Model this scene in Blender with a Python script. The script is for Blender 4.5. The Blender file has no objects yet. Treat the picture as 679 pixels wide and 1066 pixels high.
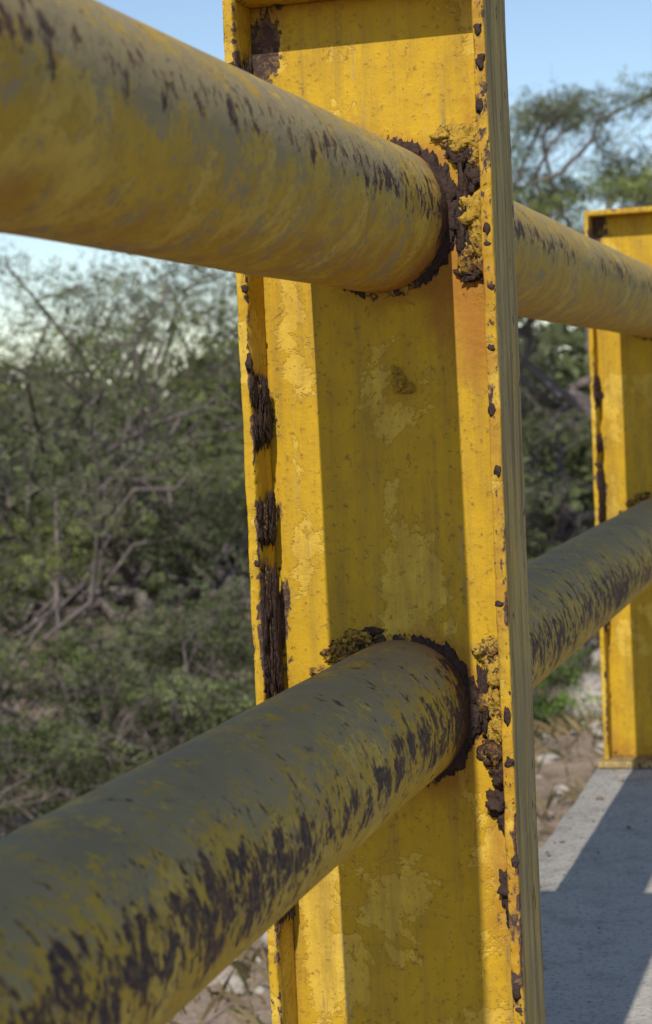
import bpy, numpy as np, math, random
from mathutils import noise as mn, Vector, Matrix
random.seed(3)
S=bpy.context.scene
S.view_settings.view_transform='Standard'
try: S.view_settings.look='None'
except: pass
S.view_settings.exposure=0
EYE=0.8523; ZT=1.0357; ZB=0.529; SP=2.448; R=0.075
XL,XR,FW=-0.1376,0.1284,0.119
FT=0.0115
SUN_EL=45.5

# ---------------------------------------------------------------- nodes
class NT:
    def __init__(s,name):
        s.m=bpy.data.materials.new(name); s.m.use_nodes=True
        s.t=s.m.node_tree; s.n=s.t.nodes; s.l=s.t.links
        s.n.clear(); s.out=s.n.new('ShaderNodeOutputMaterial')
    def new(s,ty,ins=None,**kw):
        n=s.n.new(ty)
        for k,v in kw.items(): setattr(n,k,v)
        for k,v in (ins or {}).items(): s.set(n.inputs[k],v)
        return n
    def set(s,sock,v):
        if isinstance(v,bpy.types.NodeSocket): s.l.new(v,sock)
        else:
            if isinstance(v,tuple) and len(v)==3 and sock.type=='RGBA': v=v+(1,)
            sock.default_value=v
    def math(s,op,a,b=0.0,c=None,clamp=False):
        n=s.new('ShaderNodeMath',operation=op,use_clamp=clamp); s.set(n.inputs[0],a); s.set(n.inputs[1],b)
        if c is not None: s.set(n.inputs[2],c)
        return n.outputs[0]
    def mix(s,f,a,b,bt='MIX'):
        n=s.new('ShaderNodeMix',data_type='RGBA',blend_type=bt,clamp_factor=True)
        s.set(n.inputs[0],f); s.set(n.inputs[6],a); s.set(n.inputs[7],b); return n.outputs[2]
    def noise(s,vec,scale,detail=4,rough=0.55,dist=0.0,col=False):
        n=s.new('ShaderNodeTexNoise',{'Vector':vec,'Scale':scale,'Detail':detail,'Roughness':rough,'Distortion':dist})
        return n.outputs[1 if col else 0]
    def attr(s,name):
        return s.new('ShaderNodeAttribute',attribute_name=name).outputs['Fac']
    def attrc(s,name):
        return s.new('ShaderNodeAttribute',attribute_name=name).outputs['Color']
    def mapr(s,v,a,b,c=0.0,d=1.0):
        return s.new('ShaderNodeMapRange',{'Value':v,'From Min':a,'From Max':b,'To Min':c,'To Max':d}).outputs[0]
    def mapping(s,vec,scale=(1,1,1),rot=(0,0,0),loc=(0,0,0)):
        return s.new('ShaderNodeMapping',{'Vector':vec,'Scale':scale,'Rotation':rot,'Location':loc}).outputs[0]
    def bsdf(s,col,rough=0.6,spec=0.3,bump=None):
        p=s.new('ShaderNodeBsdfPrincipled',{'Base Color':col,'Roughness':rough,'Specular IOR Level':spec})
        if bump:
            h,dist,st=bump
            b=s.new('ShaderNodeBump',{'Height':h,'Distance':dist,'Strength':st}); s.l.new(b.outputs[0],p.inputs['Normal'])
        s.l.new(p.outputs[0],s.out.inputs[0]); return p

def paint(name,pipe=False):
    t=NT(name)
    tc=t.new('ShaderNodeTexCoord')
    if pipe:
        oi=t.new('ShaderNodeObjectInfo')
        uv=t.new('ShaderNodeUVMap',uv_map='UVMap').outputs[0]
        off=t.math('MULTIPLY',oi.outputs['Random'],37.0)
        va=t.new('ShaderNodeCombineXYZ',{0:off,1:off,2:off}).outputs[0]
        obj=t.new('ShaderNodeVectorMath',{0:tc.outputs['Object'],1:va},operation='ADD').outputs[0]
        uvo=t.new('ShaderNodeVectorMath',{0:uv,1:va},operation='ADD').outputs[0]
        cv=t.mapping(uvo,(38,50,1),(0,0,0.25))
        cvf=t.mapping(uvo,(110,150,1),(0,0,0.25))
        fv=t.mapping(uvo,(34,22,1),(0,0,0.6))
    else:
        g=t.new('ShaderNodeNewGeometry')
        obj=g.outputs['Position']
        cv=t.mapping(obj,(60,60,34)); cvf=t.mapping(obj,(180,180,110)); fv=t.mapping(obj,(60,60,4))
    chip=t.attr('chip'); stain_tone=t.attr('stain_tone'); fade=t.attr('fade'); peel=t.attr('peel')
    n1=t.noise(obj,5,2,.6); n2=t.noise(obj,28,4,.65); n3=t.noise(obj,170,3,.65)
    on=t.math('ADD',t.noise(obj,6.5,7,.70,.3),t.math('MULTIPLY',t.math('SUBTRACT',n3,.5),.05))
    on=t.math('ADD',on,t.math('MULTIPLY',peel,.12))
    old=t.mapr(on,.545,.557)
    rim=t.math('SUBTRACT',t.mapr(on,.532,.545),old)
    if pipe:
        c=t.mix(n1,(0.43,0.262,0.020),(0.53,0.345,0.035))
        c=t.mix(t.math('MULTIPLY',old,.7),c,(0.57,0.39,0.075))
    else:
        c=t.mix(n1,(0.475,0.278,0.012),(0.58,0.365,0.022))
        c=t.mix(t.math('MULTIPLY',old,.8),c,(0.66,0.445,0.065))
    c=t.mix(t.math('MULTIPLY',rim,.35),c,(0.30,0.17,0.015))  # thin edge shading painted into the colour round the old-paint patches
    c=t.mix(t.mapr(n2,.38,.68,0,.5),c,(0.37,0.215,0.020))
    streak=t.noise(fv,1.0,5,.70)
    c=t.mix(t.mapr(streak,.47,.72,0,.6),c,(0.24,0.155,0.04))
    c=t.mix(t.mapr(n3,.58,.70,0,.7),c,(0.18,0.105,0.03))
    fm=t.math('ADD',fade,t.math('MULTIPLY',t.math('SUBTRACT',t.noise(obj if pipe else fv,18 if pipe else 1.3,6,.78,.2),.5),2.2))
    if pipe: fm=t.math('ADD',fm,t.math('MULTIPLY',t.math('SUBTRACT',t.math('ADD',streak,n3),1.0),1.7))
    fm=t.mapr(fm,.38,.70,0,.86)
    fc=t.mix(n2,(0.225,0.180,0.100),(0.37,0.295,0.170))
    if not pipe: fc=t.mix(t.mapr(streak,.40,.60),(0.42,0.315,0.14),(0.17,0.125,0.070))
    fc=t.mix(t.mapr(n1,.5,.65,0,.5),fc,(0.18,0.16,0.12))
    c=t.mix(fm,c,fc)
    sm=t.mapr(t.math('ADD',stain_tone,t.math('MULTIPLY',t.math('SUBTRACT',n2,.5),1.2)),.3,.9,0,.85)
    c=t.mix(sm,c,t.mix(n3,(0.24,0.09,0.016),(0.44,0.20,0.03)))
    def mask(vec,bias,k,det,ro=.62,nn=None):
        n=nn if nn is not None else t.noise(vec,1.0,det,ro,.2)
        th=t.math('ADD',t.math('MULTIPLY',chip,.46),.215+bias)
        return t.math('MULTIPLY',t.math('SUBTRACT',th,n),k,clamp=True),n
    m1,nn=mask(cv,0,20,5,.64 if pipe else .62); m2,_=mask(cvf,-.030,16,3); halo,_=mask(cv,.035,14,4,nn=nn)
    m=t.math('MAXIMUM',m1,m2)
    m=t.math('MULTIPLY',m,t.mapr(n3,.50,.66,1.0,.60))
    c=t.mix(t.math('MULTIPLY',halo,.55),c,(0.25,0.145,0.05))
    rc=t.mix(n3,(0.026,0.018,0.021),(0.115,0.072,0.060))
    rc=t.mix(t.mapr(n2,.50,.70,0,.6),rc,(0.13,0.070,0.045))
    c=t.mix(m,c,rc)
    rough=t.math('ADD',t.mapr(m,0,1,.64,.88),t.math('MULTIPLY',fm,.2))
    h=t.math('ADD',t.math('MULTIPLY',m,-.7),t.math('MULTIPLY',old,-.30))
    h=t.math('ADD',h,t.math('MULTIPLY',n3,t.math('ADD',t.math('MULTIPLY',m,.9),.45)))
    h=t.math('ADD',h,t.math('MULTIPLY',n2,.9))
    t.bsdf(c,rough,.18,(h,.0016,.9))
    return t.m
M_POST=paint('yellow_paint_post'); M_PIPE=paint('yellow_paint_pipe',True)

def crust():
    t=NT('rust_crust'); g=t.new('ShaderNodeNewGeometry'); obj=g.outputs['Position']
    dark=t.attr('dark')
    n=t.noise(obj,75,5,.68); n2=t.noise(obj,230,4,.65)
    c=t.mix(t.mapr(t.math('ADD',n,t.math('MULTIPLY',t.math('SUBTRACT',dark,.5),.5)),.38,.50),t.mix(n2,(0.34,0.205,0.025),(0.50,0.32,0.05)),t.mix(n2,(0.12,0.055,0.022),(0.30,0.15,0.04)))
    m=t.mapr(t.math('ADD',n2,t.math('MULTIPLY',dark,.55)),.64,.75)
    c=t.mix(m,c,t.mix(n,(0.018,0.013,0.014),(0.090,0.056,0.044)))
    t.bsdf(c,.88,.15,(t.math('ADD',n,t.math('MULTIPLY',n2,.5)),.005,.9)); return t.m
M_CRUST=crust()

def concrete():
    t=NT('concrete'); g=t.new('ShaderNodeNewGeometry'); p=g.outputs['Position']
    n=t.noise(p,1.6,5,.6); n2=t.noise(p,14,5,.65); n3=t.noise(p,120,3,.7)
    c=t.mix(n,(0.31,0.285,0.25),(0.44,0.41,0.365))
    c=t.mix(t.mapr(n2,.48,.72,0,.7),c,(0.20,0.18,0.155))
    c=t.mix(t.mapr(n3,.55,.66,0,.7),c,(0.095,0.085,0.075))
    c=t.mix(t.mapr(n3,.30,.42,.5,0),c,(0.52,0.49,0.44))
    t.bsdf(c,.9,.2,(t.math('ADD',t.math('MULTIPLY',n2,2.0),n3),.004,.8)); return t.m
M_CON=concrete()
def simple(name,f):
    t=NT(name); g=t.new('ShaderNodeNewGeometry'); p=g.outputs['Position']; f(t,p); return t.m
def _asp(t,p):
    n=t.noise(p,3,4,.6); n3=t.noise(p,150,3,.7)
    c=t.mix(n,(0.040,0.040,0.042),(0.075,0.073,0.07)); c=t.mix(t.mapr(n3,.55,.7,0,.6),c,(0.14,0.135,0.13))
    t.bsdf(c,.9,.2,(n3,.004,.6))
def _line(t,p): t.bsdf(t.mix(t.mapr(t.noise(p,30,6,.7),.55,.65),(0.72,0.70,0.64),(0.2,0.19,0.18)),.7,.2)
def _dirt(t,p):
    n=t.noise(p,.6,4,.6); n2=t.noise(p,6,5,.65); n3=t.noise(p,60,3,.7)
    c=t.mix(n,(0.20,0.15,0.11),(0.33,0.255,0.19))
    c=t.mix(t.mapr(n2,.48,.62,0,.75),c,(0.11,0.08,0.05))
    c=t.mix(t.mapr(n3,.55,.68,0,.7),c,(0.42,0.36,0.29))
    t.bsdf(c,.95,.1,(t.math('ADD',t.math('MULTIPLY',n2,4),n3),.014,.9))
def _rock(t,p):
    n=t.noise(p,5,3,.6); n3=t.noise(p,70,3,.7)
    c=t.mix(n,(0.26,0.22,0.19),(0.46,0.42,0.37)); c=t.mix(t.mapr(n3,.5,.7,0,.5),c,(0.16,0.12,0.09))
    t.bsdf(c,.9,.15,(n3,.01,.7))
def _bark(t,p):
    n=t.noise(p,14,2,.65)
    t.bsdf(t.mix(n,(0.075,0.060,0.056),(0.25,0.21,0.195)),.9,.1)
M_ASP=simple('asphalt',_asp);M_LINE=simple('road_marking_paint',_line);M_DIRT=simple('dirt_ground',_dirt);M_ROCK=simple('rock',_rock);M_BARK=simple('bark',_bark)
def leafmat(name):
    t=NT(name); c=t.attrc('Col')
    d=t.new('ShaderNodeBsdfDiffuse',{'Color':c}); tr=t.new('ShaderNodeBsdfTranslucent',{'Color':c})
    m=t.new('ShaderNodeMixShader',{0:.18}); t.l.new(d.outputs[0],m.inputs[1]); t.l.new(tr.outputs[0],m.inputs[2])
    t.l.new(m.outputs[0],t.out.inputs[0]); return t.m
M_LEAF=leafmat('leaf')

# ---------------------------------------------------------------- mesh helpers
def link(o,parent=None):
    S.collection.objects.link(o)
    if parent: o.parent=parent
    return o
def obj_np(name,V,F,mat,parent=None,attrs=None,smooth=False,col=None):
    V=np.asarray(V,np.float32); me=bpy.data.meshes.new(name)
    F=np.asarray(F,np.int32); k=F.shape[1]
    me.vertices.add(len(V)); me.vertices.foreach_set('co',V.ravel())
    me.loops.add(F.size); me.loops.foreach_set('vertex_index',F.ravel())
    me.polygons.add(len(F)); me.polygons.foreach_set('loop_start',np.arange(0,F.size,k,dtype=np.int32))
    me.polygons.foreach_set('loop_total',np.full(len(F),k,np.int32))
    if smooth: me.polygons.foreach_set('use_smooth',np.ones(len(F),bool))
    me.update(calc_edges=True)
    for n,a in (attrs or {}).items():
        at=me.attributes.new(n,'FLOAT','POINT'); at.data.foreach_set('value',np.asarray(a,np.float32))
    if col is not None:
        at=me.attributes.new('Col','FLOAT_COLOR','POINT'); at.data.foreach_set('color',np.asarray(col,np.float32).ravel())
    me.materials.append(mat); o=bpy.data.objects.new(name,me); return link(o,parent)
def empty(name,loc=(0,0,0)):
    e=bpy.data.objects.new(name,None); e.location=loc; e.empty_display_size=.2; return link(e)
def grid_box(x0,x1,y0,y1,z0,z1,nx,ny,nz):
    vd={};V=[];F=[]
    def vid(i,j,k):
        if (i,j,k) not in vd:
            vd[(i,j,k)]=len(V)
            V.append((x0+(x1-x0)*i/nx,y0+(y1-y0)*j/ny,z0+(z1-z0)*k/nz))
        return vd[(i,j,k)]
    for i in range(nx):
        for k in range(nz):
            F.append((vid(i,0,k),vid(i+1,0,k),vid(i+1,0,k+1),vid(i,0,k+1)))
            F.append((vid(i,ny,k+1),vid(i+1,ny,k+1),vid(i+1,ny,k),vid(i,ny,k)))
    for j in range(ny):
        for k in range(nz):
            F.append((vid(0,j,k+1),vid(0,j+1,k+1),vid(0,j+1,k),vid(0,j,k)))
            F.append((vid(nx,j,k),vid(nx,j+1,k),vid(nx,j+1,k+1),vid(nx,j,k+1)))
    for i in range(nx):
        for j in range(ny):
            F.append((vid(i,j+1,0),vid(i+1,j+1,0),vid(i+1,j,0),vid(i,j,0)))
            F.append((vid(i,j,nz),vid(i+1,j,nz),vid(i+1,j+1,nz),vid(i,j+1,nz)))
    return np.array(V),np.array(F)
def nz1(z,seed,f):
    r=np.random.RandomState(seed); o=np.zeros_like(z)
    for i in range(6):
        fr=f*(1.7**i); o+=np.sin(z*fr*(.8+.4*r.rand())+r.rand()*6.28)/(1.35**i)
    return o/3.0
gau=lambda x,w:np.exp(-(x/w)**2)

import bmesh
_ico={}
def ico(sub):
    if sub not in _ico:
        bm=bmesh.new(); bmesh.ops.create_icosphere(bm,subdivisions=sub,radius=1)
        _ico[sub]=(np.array([v.co[:] for v in bm.verts]),np.array([[v.index for v in f.verts] for f in bm.faces])); bm.free()
    return _ico[sub]
def lump(c,s,seed,amp=.45,fr=2.2,sub=3,stretch=(1,1,1)):
    V,F=ico(sub); st=np.array(stretch); d=[]
    for p in V:
        q=Vector(p*st*fr)+Vector((seed*3.1,seed*1.7,seed*.9))
        d.append(mn.noise(q)*1.0+abs(mn.noise(q*2.3))*.7+mn.noise(q*5)*.4+abs(mn.noise(q*10))*.35)
    return V*(1+amp*np.array(d))[:,None]*np.array(s)+np.array(c),F
def merge(parts):
    V=[];F=[];o=0
    for v,f in parts: V.append(v);F.append(f+o);o+=len(v)
    return np.concatenate(V),np.concatenate(F)

# ---------------------------------------------------------------- posts
def make_post(idx,y0):
    root=empty('railing_post',(0,y0,0))
    fine=idx in(0,1)
    ZTOP=1.272 if idx==0 else 1.250
    nz=320 if fine else 60
    main=(idx==0)
    rs=idx*17+5
    def chipfun(V,kind):
        x,y,z=V[:,0],V[:,1],V[:,2]
        chip=np.zeros(len(V));stain_tone=np.zeros(len(V));fade=np.zeros(len(V));peel=np.zeros(len(V))
        lowf=.5+.5*nz1(z,rs,9)
        rag=.9*gau(z-.62,.055)+.62*gau(z-.845,.036)+.5*gau(z-.735,.017)+.5*gau(z-1.17,.05)+.3*gau(z-.33,.05)+.25*gau(z-.12,.06)
        if kind=='flL':
            fe=gau(y+FW/2,.005)*(x<XL+FT+.001)
            chip+=fe*(.14+.42*lowf*gau(x-XL-FT,.007))
            inner=(x>XL+FT*.9)*1.0
            chip+=inner*(rag*1.2+.22*gau(y+FW/2,.012)+.12)
            stain_tone+=inner*(rag*.7+.2)
            chip+=(x<XL+.002)*.3
        if kind=='flR':
            fe=gau(y+FW/2,.0035)*(x<XR-.0005)
            chip+=fe*(.26+.44*lowf)
            outer=(x>XR-.002)*1.0
            fade+=outer*(.72-.40*gau(y+FW/2,.006)); chip+=outer*(.27+.34*gau(y+FW/2,.007)*lowf+.18*gau(y-FW/2,.02))
            stain_tone+=fe*.55+outer*(.15+.4*gau(y+FW/2,.006))
        if kind=='web':
            for zz in(ZT,ZB):
                rr=np.hypot(x,z-zz)
                side=np.clip(.25+.75*x/R,0,1)
                chip+=gau(rr-R,.009)*(.30+.7*side); stain_tone+=gau(rr-R,.025)*(.3+.7*side)
            stain_tone+=1.15*gau(x-.098,.024)*gau(z-.93,.08)*(1 if main else .4)+.7*gau(x-.06,.018)*gau(z-.93,.045)+.5*gau(x-.1,.02)*gau(z-1.13,.05)
            stain_tone+=.6*gau(x-.1,.02)*gau(z-.36,.1)+.25*gau(x-XL-FT,.03)
            chip+=.9*gau(x-XL-FT,.014)*(.85*gau(z-.62,.06)+.55*gau(z-.84,.035)+.45*gau(z-.735,.02)+.75*gau(z-1.18,.06)+.12)
            chip+=.30*gau(x-XR+FT,.008)+.55*gau(x-.100,.018)*(gau(z-.45,.03)+.8*gau(z-1.09,.05)+.8*gau(z-.97,.03)+.5*gau(z-.33,.04))
            chip+=.75*gau(x-.088,.008)*gau(z-ZT,.035)+.6*gau(x-.088,.008)*gau(z-ZB,.04)
            chip+=.55*gau(z-ZTOP,.012)*(.4+.6*lowf)+.8*gau(z-1.22,.035)*gau(x-XL-.03,.02)
            stain_tone+=.6*gau(z-ZTOP,.03)
            chip+=.3*gau(z,.04)+.12;stain_tone+=.6*gau(z,.05)
            fade+=.18
            peel+=.8*gau(x-.02,.05)*gau(z-.66,.07)+.6*gau(x-.01,.03)*gau(z-.84,.05)-.6*gau(x+.05,.03)*gau(z-.85,.2)+.4*gau(x+.02,.04)*gau(z-.33,.1)-.8*gau(x-XL-FT,.014)+.4*gau(x-XL-.04,.012)
        if kind=='cap':
            chip+=.42+0*z; stain_tone+=.35;fade+=.2
        if kind=='base':
            chip+=.5+0*z; stain_tone+=.2;fade+=1.0
        return dict(chip=chip,stain_tone=stain_tone,fade=fade,peel=peel)
    def part(name,b,n,kind):
        V,F=grid_box(*b,*n)
        if fine:
            x,y,z=V.T.copy()
            if kind in('flL','flR'):
                tip=gau(y+FW/2,.004)
                e=nz1(z,rs+(3 if kind=='flL' else 8),60)*.0013+nz1(z,rs+2,240)*.0006
                V[:,1]+=tip*(np.abs(e)*1.3); V[:,0]+=tip*nz1(z,rs+1,45)*.0009
                if kind=='flL':
                    V[:,0]-=tip*(x>XL+FT*.9)*np.clip(nz1(z,rs+12,70),0,1)*.004
                V[:,0]+=nz1(z,rs+4,5)*.0012
                tip2=gau(y-FW/2,.004); V[:,1]-=tip2*np.abs(nz1(z,rs+9,80))*.0012
        o=obj_np(name,V,F,M_POST,root,chipfun(V,kind))
        bv=o.modifiers.new('b','BEVEL');bv.width=.0016;bv.segments=2;bv.limit_method='ANGLE';bv.angle_limit=1.0
        return o
    zt=ZTOP-.012
    part('left_flange',(XL,XL+FT,-FW/2,FW/2,.014,zt),(2,10,nz),'flL')
    part('right_flange',(XR-FT,XR,-FW/2,FW/2,.014,zt),(3,12,nz),'flR')
    part('web',(XL+FT-.0005,XR-FT+.0005,-.004,.004,.014,zt),(52 if fine else 20,1,nz//2),'web')
    part('top_cap',(XL-.001,XR+.001,-FW/2+.008,FW/2-.004,zt,ZTOP),(30,12,2),'cap')
    part('base_plate',(XL-.012,XR+.035,-FW/2-.02,FW/2+.03,0,.014),(20,12,1),'base')
    parts=[]
    for bx in(XR+.018,):
        for by in(-FW/2-.008,FW/2+.014):
            a=np.arange(6)*math.pi/3
            V=[]
            for zz,rr in((.014,.011),(.026,.011),(.027,.008),(.040,.0075)):
                V+= [(bx+rr*math.cos(t),by+rr*math.sin(t),zz) for t in a]
            F=[(k*6+i,k*6+(i+1)%6,(k+1)*6+(i+1)%6,(k+1)*6+i) for k in range(3) for i in range(6)]
            F+=[(18,19,20,21),(18,21,22,23)]
            parts.append((np.array(V),np.array(F)))
    V,F=merge(parts); obj_np('anchor_bolts',V,F,M_CRUST,root,{'dark':np.ones(len(V))*.8})
    P=[];D=[]
    rnd=random.Random(idx+40)
    def add(c,s,dark,seed=None,sub=3,**k):
        v,f=lump(c,s,seed if seed is not None else rnd.random()*50,sub=sub,**k); P.append((v,f)); D.append(np.full(len(v),dark))
    for zz in(ZT,ZB):
        for i in range(70):
            a=i/70*6.283+rnd.random()*.06; rr=R-.0015
            sd=max(0,math.cos(a-.15))**1.5
            big=rnd.random()**2
            s=.0022+.0012*rnd.random()+sd*(.0012+.0040*big)
            dk=(.85+.3*rnd.random()) if sd>.25 else rnd.uniform(.1,.75)
            add((rr*math.cos(a)+sd*.002*rnd.random(),-.0046-.0005*sd,zz+rr*math.sin(a)),(s*1.2,s*.5,s*2.2),dk,sub=3 if (sd>.25 and main) else 2,amp=.7)
            if i%2: add((rr*math.cos(a),.006,zz+rr*math.sin(a)),(s*1.8,s*.9,s*1.8),.5,sub=1)
    k=1.0 if main else .75
    for (x,z,sx,sz,dk,sy) in ((.094,1.108,.019,.012,.15,.006),(.076,1.113,.012,.007,.25,.004),(.088,1.094,.010,.012,.7,.005),(.106,1.088,.008,.014,.3,.006),(.104,1.070,.009,.016,.6,.006),
                          (.101,1.034,.015,.020,.1,.008),(.106,1.010,.012,.018,.25,.008),(.100,.992,.014,.018,.35,.007),(.097,.973,.012,.007,1.0,.005),(.090,1.045,.006,.026,1.0,.006),(.089,1.010,.006,.02,.9,.006),
                          (.098,.592,.013,.010,.3,.005),(.104,.565,.013,.018,.2,.007),(.102,.540,.014,.016,.3,.008),(.106,.514,.012,.018,.15,.008),(.102,.490,.012,.016,.45,.007),(.090,.545,.006,.03,1.0,.006),(.106,.466,.010,.011,.6,.006),
                          (.103,.436,.011,.010,1.0,.007),(.111,.420,.007,.015,1.0,.007),(.108,.348,.008,.013,1.0,.006),(.109,.328,.005,.010,.9,.005),(.109,.315,.004,.010,.8,.003),
                          (-.060,.592,.014,.009,.3,.006),(-.040,.607,.014,.007,.3,.006),(-.084,.572,.008,.005,.3,.004),(-.025,.613,.008,.004,.6,.004),
                          (.016,.868,.006,.007,.02,.008),(.024,.862,.006,.005,.1,.006),(.013,.879,.004,.005,.05,.004)):
        add((x,-.004-sy*.25,z),(sx*k,sy*k,sz*k),dk,sub=4,amp=.75,fr=1.7)
    for z,h in((.655,.024),(.615,.036),(.575,.020),(.737,.014),(.728,.010),(.865,.014),(.835,.018),(1.17,.022),(.33,.014)):
        for l in range(3):
            add((XL+FT+.0005+.0022*l,-.048+.012*l+rnd.uniform(-.004,.004),z+rnd.uniform(-.008,.008)),(.0014,.008,h),1.0 if l!=1 else .55,sub=4,amp=.9,fr=1.3,stretch=(3,2.5,1))
    for i in range(26):
        z=rnd.uniform(.05,1.22); xx=rnd.choice([XL+FT*.7,XR-FT*.5,XR-FT*.5])
        add((xx+rnd.uniform(-.003,.003),-FW/2,z),(.0030,.0007,rnd.uniform(.002,.008)),.9,sub=2,amp=.8)
    V,F=merge(P); obj_np('rust_and_weld_crust',V,F,M_CRUST,root,{'dark':np.concatenate(D)},smooth=False)
    return root
for i,y in enumerate([0,SP,2*SP,3*SP,4*SP]): make_post(i,y)
make_post(7,-SP)

# ---------------------------------------------------------------- pipes
def make_pipe(zc,kind):
    n=96; ys=np.concatenate([np.arange(-3.6,3.2,.0125),np.arange(3.2,11.6,.08)]); m=len(ys)
    th=np.linspace(0,2*math.pi,n+1)+math.radians(170)
    T,Y=np.meshgrid(th,ys)
    dent=nz1(Y*1.0,3 if kind else 9,3.1)*.0012+np.sin(T*2+Y*1.7)*.0007+np.sin(T*3-Y*4.1)*.0004
    rr=R+dent
    V=np.stack([rr*np.cos(T),Y,zc+rr*np.sin(T)],-1).reshape(-1,3)
    idx=np.arange(m*(n+1)).reshape(m,n+1)
    F=np.stack([idx[:-1,:-1],idx[:-1,1:],idx[1:,1:],idx[1:,:-1]],-1).reshape(-1,4)[:,::-1]
    a=(np.degrees(T)+180)%360-180
    low=nz1(Y+T*.04,5+kind,7); low2=nz1(Y-T*.05,15+kind,2.4)
    if kind:
        chip=.16+.42*gau(a-8-9*low2,19)*(.80+.45*low)+.10*gau(a-40,35)
        fade=.32+.42*gau(a-80,60)+.42*gau(a-18,16)*(Y<-.2)
        stain_tone=.14+.50*gau(a+75,55)*(.6+.5*low)  # darker, browner tone towards the underside of the upper pipe
    else:
        chip=.20+.49*gau(a+2-8*low2-6*np.clip(-Y,0,1),31+6*(Y>0))*(.92+.34*low)+.13*gau(a-60,45)
        fade=.16+.60*gau(a-85,54)+.12*(a>20)*(a<70)
        stain_tone=.10+.30*gau(a+70,40)*(.5+.5*low)
    for k in(-1,0,1,2,3):
        d=Y-k*SP
        chip+=.60*gau(d+.012,.014)*(gau(a+5,50))+.25*gau(d+.01,.05)*gau(a+5,45)
        stain_tone+=.5*gau(d,.06)
    o=obj_np('railing_pipe',V,F,M_PIPE,None,{'chip':chip.ravel(),'fade':fade.ravel(),'stain_tone':stain_tone.ravel(),'peel':np.zeros(V.shape[0])},smooth=True)
    uv=o.data.uv_layers.new(name='UVMap')
    uvv=np.stack([(T*R).ravel(),Y.ravel()],-1).astype(np.float32)
    li=np.empty(len(o.data.loops),np.int32); o.data.loops.foreach_get('vertex_index',li)
    uv.data.foreach_set('uv',uvv[li].ravel()); return o
make_pipe(ZT,1); make_pipe(ZB,0)

# ---------------------------------------------------------------- setting
def box(name,x0,x1,y0,y1,z0,z1,mat,parent=None,n=(1,1,1)):
    V,F=grid_box(x0,x1,y0,y1,z0,z1,*n); return obj_np(name,V,F,mat,parent)
XE=-.150
V,F=grid_box(XE,1.55,-40,120,-1.8,0,6,1200,1)
V=V.copy(); e=(V[:,0]<XE+.01)&(V[:,2]>-.1); V[e,0]+=nz1(V[e,1],4,12)*.006; V[e,2]-=np.abs(nz1(V[e,1],6,20))*.006
obj_np('pavement',V,F,M_CON)
road=box('road',1.55,9.2,-40,120,-1.8,-.14,M_ASP)
for nm,x0 in(('edge_line',1.85),('edge_line_far',8.8)):
    box(nm,x0,x0+.12,-40,120,-.139,-.136,M_LINE,road)
V,F=merge([grid_box(5.3,5.42,y,y+3,-.139,-.136,1,1,1) for y in range(-36,116,8)]); obj_np('centre_line',V,F,M_LINE,road)
box('pavement',9.2,10.6,-40,120,-1.8,0,M_CON)

def hgt(x,y):
    d=np.maximum(0,-x-.15)
    h=-(.62+.33*d); h=np.maximum(h,-3.1)
    d2=np.maximum(0,x-10.6); h=np.where(x>5,-(.62+.3*np.minimum(d2,7)),h)
    h=np.where((x>0)&(x<10.4),-1.2,h)
    far=np.clip((np.hypot(x,y)-60)/200,0,1)
    h=h+.09*np.sin(x*1.3+y*.7)+.06*np.sin(x*2.9-y*1.9+1)+.03*np.sin(x*6+y*5)
    return h+far*1.2
gx=np.unique(np.concatenate([-np.geomspace(12,700,30),np.arange(-12,.5,.2),np.arange(.5,11,1.5),np.geomspace(11,700,30)]))
gy=np.unique(np.concatenate([-np.geomspace(4,700,25),np.arange(-4,24,.25),np.geomspace(24,900,40)]))
GX,GY=np.meshgrid(gx,gy); GZ=hgt(GX,GY)
V=np.stack([GX,GY,GZ],-1).reshape(-1,3); idx=np.arange(len(V)).reshape(GX.shape)
F=np.stack([idx[:-1,:-1],idx[:-1,1:],idx[1:,1:],idx[1:,:-1]],-1).reshape(-1,4)
obj_np('ground',V,F,M_DIRT,smooth=True)

rng=np.random.RandomState(7)
P=[]
for i in range(800):
    y=rng.uniform(1.5,18); x=-.3-abs(rng.normal(0,2.4)); s=.02+.11*rng.rand()**3
    if rng.rand()<.10: s*=2
    z=float(hgt(np.array(x),np.array(y)))
    P.append(lump((x,y,z+s*.25),(s,s*rng.uniform(.7,1.2),s*.6),rng.rand()*90,sub=2 if s>.05 else 1,amp=.35,fr=1.1))
V,F=merge(P); obj_np('rocks',V,F,M_ROCK)
P=[]
for i in range(380):
    y=rng.uniform(.3,6); x=rng.uniform(-.14,1.2) if rng.rand()<.7 else XE+.01+abs(rng.normal(0,.05)); s=.001+.006*rng.rand()**4
    P.append(lump((x,y,s*.3),(s,s*rng.uniform(.6,1.3),s*.6),rng.rand()*90,sub=1,amp=.6,fr=1.1))
V,F=merge(P); obj_np('gravel',V,F,M_DIRT)

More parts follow.
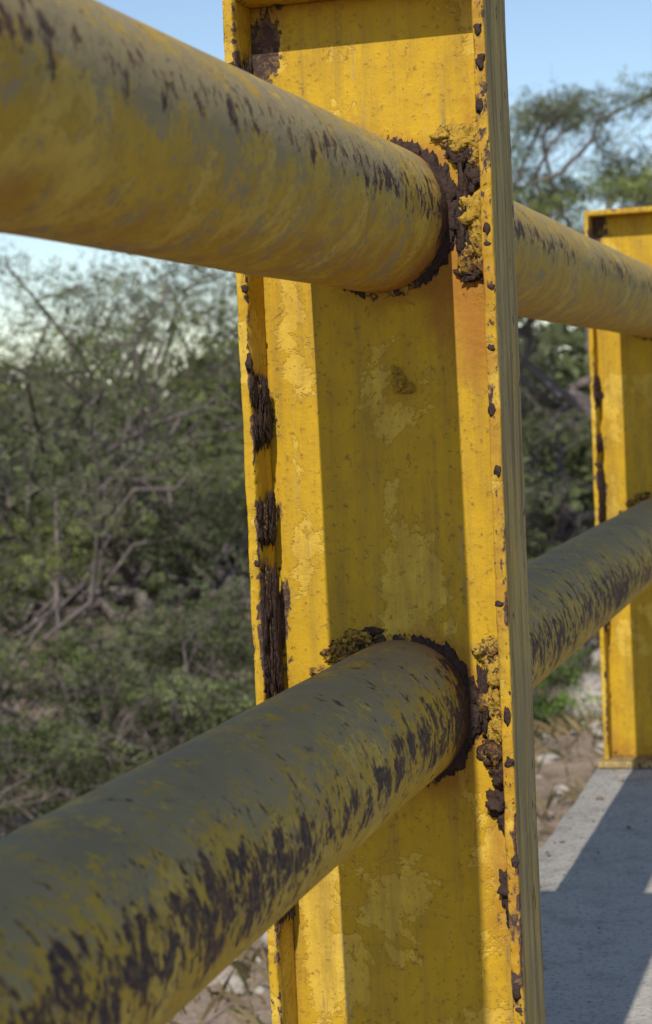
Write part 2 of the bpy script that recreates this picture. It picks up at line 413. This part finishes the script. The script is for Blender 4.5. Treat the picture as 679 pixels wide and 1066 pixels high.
# ---------------------------------------------------------------- vegetation
def sprays(P,Dr,L,nl,ll,lw,rng):
    N=len(P); up=rng.normal(size=(N,3)); Sd=np.cross(Dr,up); Sd/=np.linalg.norm(Sd,axis=1)[:,None]+1e-9
    Vs=[]
    for j in range(nl):
        t=(j+.5)/nl; sg=1 if j%2 else -1
        b=P+Dr*(L*t)[:,None]-np.array([0,0,1])*(.25*L*t*t)[:,None]
        s=(Sd*sg+Dr*.35+rng.normal(size=(N,3))*.25); l=(ll*(1-.4*t))*rng.uniform(.7,1.2,N); s=s*l[:,None]
        w=Dr*lw
        Vs.append(np.stack([b,b+s*.5+w,b+s,b+s*.5-w],1))
    return np.stack(Vs,1)
def tube(path,r0,r1,sides):
    path=np.asarray(path); n=len(path); T=np.gradient(path,axis=0); T/=np.linalg.norm(T,axis=1)[:,None]+1e-9
    ref=np.array([.3,.9,.1]); A=np.cross(T,ref); A/=np.linalg.norm(A,axis=1)[:,None]+1e-9; B=np.cross(T,A)
    a=np.arange(sides)/sides*2*math.pi; rr=np.linspace(r0,r1,n)
    V=path[:,None]+rr[:,None,None]*(np.cos(a)[None,:,None]*A[:,None]+np.sin(a)[None,:,None]*B[:,None])
    idx=np.arange(n*sides).reshape(n,sides); nx=np.roll(idx,-1,1)
    F=np.stack([idx[:-1],nx[:-1],nx[1:],idx[1:]],-1).reshape(-1,4)
    return V.reshape(-1,3),F
def limb(a,b,r0,r1,rng,sides=5,n=6,jit=.09,sag=.12):
    a=np.array(a);b=np.array(b);t=np.linspace(0,1,n)[:,None]; L=np.linalg.norm(b-a)
    p=a+(b-a)*t; p[:,2]+=(np.sin(t[:,0]*math.pi)*sag*L)
    p[1:-1]+=rng.normal(size=(n-2,3))*jit*L*.5
    return tube(p,r0,r1,sides),p
def make_tree(name,x,y,height,spread,lobes,clumps,spr,seed,thick=.5,leafL=.11,ll=.044,lw=.011,nl=5,cols=None,bot=.35,twigs=2,csz=1.0,flat=.38):
    rng=np.random.RandomState(seed); z0=float(hgt(np.array(x),np.array(y)))-.05
    root=empty(name,(x,y,z0))
    W=[];LB=[]
    for i in range(lobes):
        rho=spread*math.sqrt(rng.rand())*.95; ph=rng.rand()*6.283
        zt=height*(1-flat*(rho/spread)**2)*rng.uniform(.86,1.0)
        z=zt-abs(rng.rand())**1.3*height*(1-bot)
        LB.append((rho*math.cos(ph),rho*math.sin(ph),z))
    LB=np.array(LB)
    nm=max(3,lobes//6); mains=LB[rng.choice(lobes,nm,replace=False)]*np.array([.55,.55,.62])
    nst=2 if height>2 else 3
    forks=[np.array([rng.normal()*.15*height*.3,rng.normal()*.15*height*.3,height*rng.uniform(.12,.25)]) for _ in range(nst)]
    for f in forks:
        t,_=limb((rng.normal()*.05,rng.normal()*.05,0),f,.035*height*.7,.026*height*.7,rng,7,5,.08,0); W.append(t)
    mp=[]
    for m in mains:
        f=forks[rng.randint(nst)]; t,p=limb(f,m,.020*height*.75,.010*height*.75,rng,6,8,.14,.08); W.append(t); mp.append(p)
    allm=np.concatenate([p[3:] for p in mp])
    Pc=[];Dc=[];Cc=[]
    cols=cols or [(0.108,0.128,0.060),(0.135,0.145,0.082),(0.085,0.103,0.044),(0.155,0.180,0.056)]
    for i,l in enumerate(LB):
        k=np.argmin(np.linalg.norm(allm-l,axis=1)+rng.rand(len(allm))*.3)
        t,p=limb(allm[k],l,.007*height*.75,.004*height*.5+.002,rng,5,7,.16,.10); W.append(t)
        lc=np.array(cols[rng.randint(len(cols))])*rng.uniform(.65,1.35)
        for c in range(clumps):
            o=rng.normal(size=3)*np.array([.30,.30,.13])*spread*.34*thick*2; cc=l+o
            src=p[rng.randint(3,7)]
            t,q=limb(src,cc,.0055,.002,rng,3,5,.16,.08); W.append(t)
            for w in range(twigs):
                e=cc+rng.normal(size=3)*np.array([.22,.22,.14])*1.2
                t,_=limb(q[rng.randint(1,5)],e,.003,.0012,rng,3,4,.18,.05); W.append(t)
            n=spr; base=cc+rng.normal(size=(n,3))*np.array([.14,.14,.055])*csz*(spread/1.8)**.5
            d=rng.normal(size=(n,3))*np.array([1,1,.5])+np.array([0,0,.1]); d/=np.linalg.norm(d,axis=1)[:,None]
            Pc.append(base);Dc.append(d); Cc.append(np.tile(lc*rng.uniform(.7,1.35),(n,1))*rng.uniform(.75,1.3,(n,1)))
    V,F=merge(W); obj_np('trunk_and_branches',V,F,M_BARK,root,smooth=True)
    P=np.concatenate(Pc);Dd=np.concatenate(Dc);C=np.concatenate(Cc)
    L=leafL*rng.uniform(.7,1.3,len(P)); V=sprays(P,Dd,L,nl,ll,lw,rng).reshape(-1,3)
    C=np.repeat(C,nl*4,0); C=np.concatenate([C,np.ones((len(C),1))],1)
    obj_np('foliage',V,np.arange(len(V)).reshape(-1,4),M_LEAF,root,col=C)
    return root
def polar(px,D):
    a=math.radians(px); return .487-D*math.sin(a), -1.916+D*math.cos(a)
GR=[(0.095,0.115,0.046),(0.080,0.097,0.040),(0.115,0.135,0.058)]
for i,(b,D,h,s,lo,cl) in enumerate([(27,15.5,4.9,2.6,36,10),(21.5,17,5.1,2.6,36,10),(16.5,16.5,4.3,2.3,24,9),
                          (24,21,6.3,3.2,24,8),(18,23,6.3,3.2,20,8),(29,22,6.6,3.2,24,8),(13,25,5.2,3.0,16,8)]):
    x,y=polar(b,D); make_tree('acacia_tree',x,y,h,s,lo,cl,22,100+i,bot=.20,thick=.55,twigs=3 if i<3 else 2)
x,y=polar(7.4,21); make_tree('acacia_tree',x,y,6.25,2.7,40,10,32,220,bot=.72,thick=.42,csz=1.0,flat=.25)
x,y=polar(9.5,24); make_tree('acacia_tree',x,y,4.6,2.8,26,9,22,221,bot=.2,thick=.55)
x,y=polar(4.5,19); make_tree('acacia_tree',x,y,3.4,2.2,14,8,22,222,bot=.2,thick=.55)
for i,(b,D,h,s) in enumerate([(27,11.5,1.5,1.2),(24,12.3,1.4,1.2),(21,12.6,1.4,1.1),(25.5,13.2,2.0,1.3),(22.5,13.6,1.9,1.3),(19,14,1.7,1.2),(18,13.2,1.1,1.0),(9.3,11.5,.75,.45),(8.7,14,1.0,.9),(11,15,1.1,1.0),(14,14.5,1.1,1.0)]):
    x,y=polar(b,D); make_tree('shrub',x,y,h,s,12,5,20,300+i,bot=.1,thick=.6,leafL=.10,ll=.040,lw=.011,cols=GR if i!=7 else [(0.11,0.17,0.04)],twigs=4)
rng=np.random.RandomState(5)
Pc=[];C=[]
for i in range(230):
    a=math.radians(rng.uniform(-60,80)); D=rng.uniform(32,70)
    x=.5-D*math.sin(a); y=-1.9+D*math.cos(a)
    if -3<x<14: continue
    z=float(hgt(np.array(x),np.array(y))); h=rng.uniform(3.2,5.2)*(1 if D<50 else 1.2)
    n=330; u=rng.normal(size=(n,3)); u/=np.linalg.norm(u,axis=1)[:,None]; u*=(rng.rand(n)**.4)[:,None]
    q=u*np.array([2.4,2.4,h*.5])*(1+.35*np.sin(u[:,:1]*5+i)*np.cos(u[:,1:2]*4)); q+=np.array([x,y,z+h*.52])
    Pc.append(q); c=np.array([.09,.105,.05])*rng.uniform(.7,1.3); C.append(np.tile(c,(n,1))*rng.uniform(.7,1.3,(n,1)))
P=np.concatenate(Pc);C=np.concatenate(C); d=rng.normal(size=P.shape); d/=np.linalg.norm(d,axis=1)[:,None]
V=sprays(P,d,rng.uniform(.4,.7,len(P)),4,.36,.12,rng).reshape(-1,3)
C=np.repeat(C,16,0); C=np.concatenate([C,np.ones((len(C),1))],1)
obj_np('distant_trees',V,np.arange(len(V)).reshape(-1,4),M_LEAF,None,col=C)
n=14000; x=-.2-np.abs(rng.normal(0,3.0,n)); y=rng.uniform(0,17,n); z=hgt(x,y)
keep=(np.sin(x*2.1+1)*np.sin(y*1.3)+rng.normal(size=n)*.5)>.1
x,y,z=x[keep],y[keep],z[keep]; n=len(x)
l=rng.uniform(.03,.13,n); dx=rng.normal(size=n)*.07;dy=rng.normal(size=n)*.07;w=.0022
a=np.stack([x-w,y,z-.01],1);b=np.stack([x+w,y,z-.01],1);c=np.stack([x+dx*.4+w*.7,y+dy*.4,z+l*.6],1);dd=np.stack([x+dx,y+dy,z+l],1)
V=np.stack([a,b,c,dd],1).reshape(-1,3)
g=np.array([.24,.185,.10])*rng.uniform(.6,1.3,(n,1)); g[rng.rand(n)<.2]=(.10,.12,.04)
C=np.repeat(np.concatenate([g,np.ones((n,1))],1),4,0)
obj_np('dry_grass',V,np.arange(len(V)).reshape(-1,4),M_LEAF,None,col=C)

# ---------------------------------------------------------------- light
w=bpy.data.worlds.new('World'); S.world=w; w.use_nodes=True
nt=w.node_tree; bg=nt.nodes['Background']; sky=nt.nodes.new('ShaderNodeTexSky'); sky.sky_type='NISHITA'; sky.sun_disc=False
sky.sun_elevation=math.radians(SUN_EL); sky.sun_rotation=math.radians(180); sky.air_density=1.0; sky.dust_density=.4; sky.ozone_density=1.6
nt.links.new(sky.outputs[0],bg.inputs[0]); bg.inputs[1].default_value=.14
sl=bpy.data.lights.new('sun','SUN'); sl.energy=4.5; sl.angle=math.radians(.5); sl.color=(1,.93,.82)
so=link(bpy.data.objects.new('sun',sl))
d=Vector((0.004,math.cos(math.radians(SUN_EL)),-math.sin(math.radians(SUN_EL))))
so.rotation_euler=d.to_track_quat('-Z','Y').to_euler(); so.location=(0,-10,10)

# ---------------------------------------------------------------- camera
cd=bpy.data.cameras.new('camera'); cam=link(bpy.data.objects.new('camera',cd))
yaw,pitch,roll=.2831,.0572,.0463
Fw=Vector((-math.sin(yaw)*math.cos(pitch),math.cos(yaw)*math.cos(pitch),-math.sin(pitch)))
Rt=Vector((math.cos(yaw),math.sin(yaw),0)); Up=Rt.cross(Fw)
c,s=math.cos(roll),math.sin(roll)
R2=Rt*c-Up*s; U2=Up*c+Rt*s
Mx=Matrix((R2,U2,-Fw)).transposed().to_4x4(); Mx.translation=Vector((.487,-1.9158,EYE)); cam.matrix_world=Mx
cd.sensor_fit='VERTICAL'; cd.sensor_height=36; cd.sensor_width=36; cd.lens=2001.56/1066*36; cd.clip_start=.02; cd.clip_end=2500
cd.dof.use_dof=True; cd.dof.focus_distance=1.98; cd.dof.aperture_fstop=11
S.camera=cam
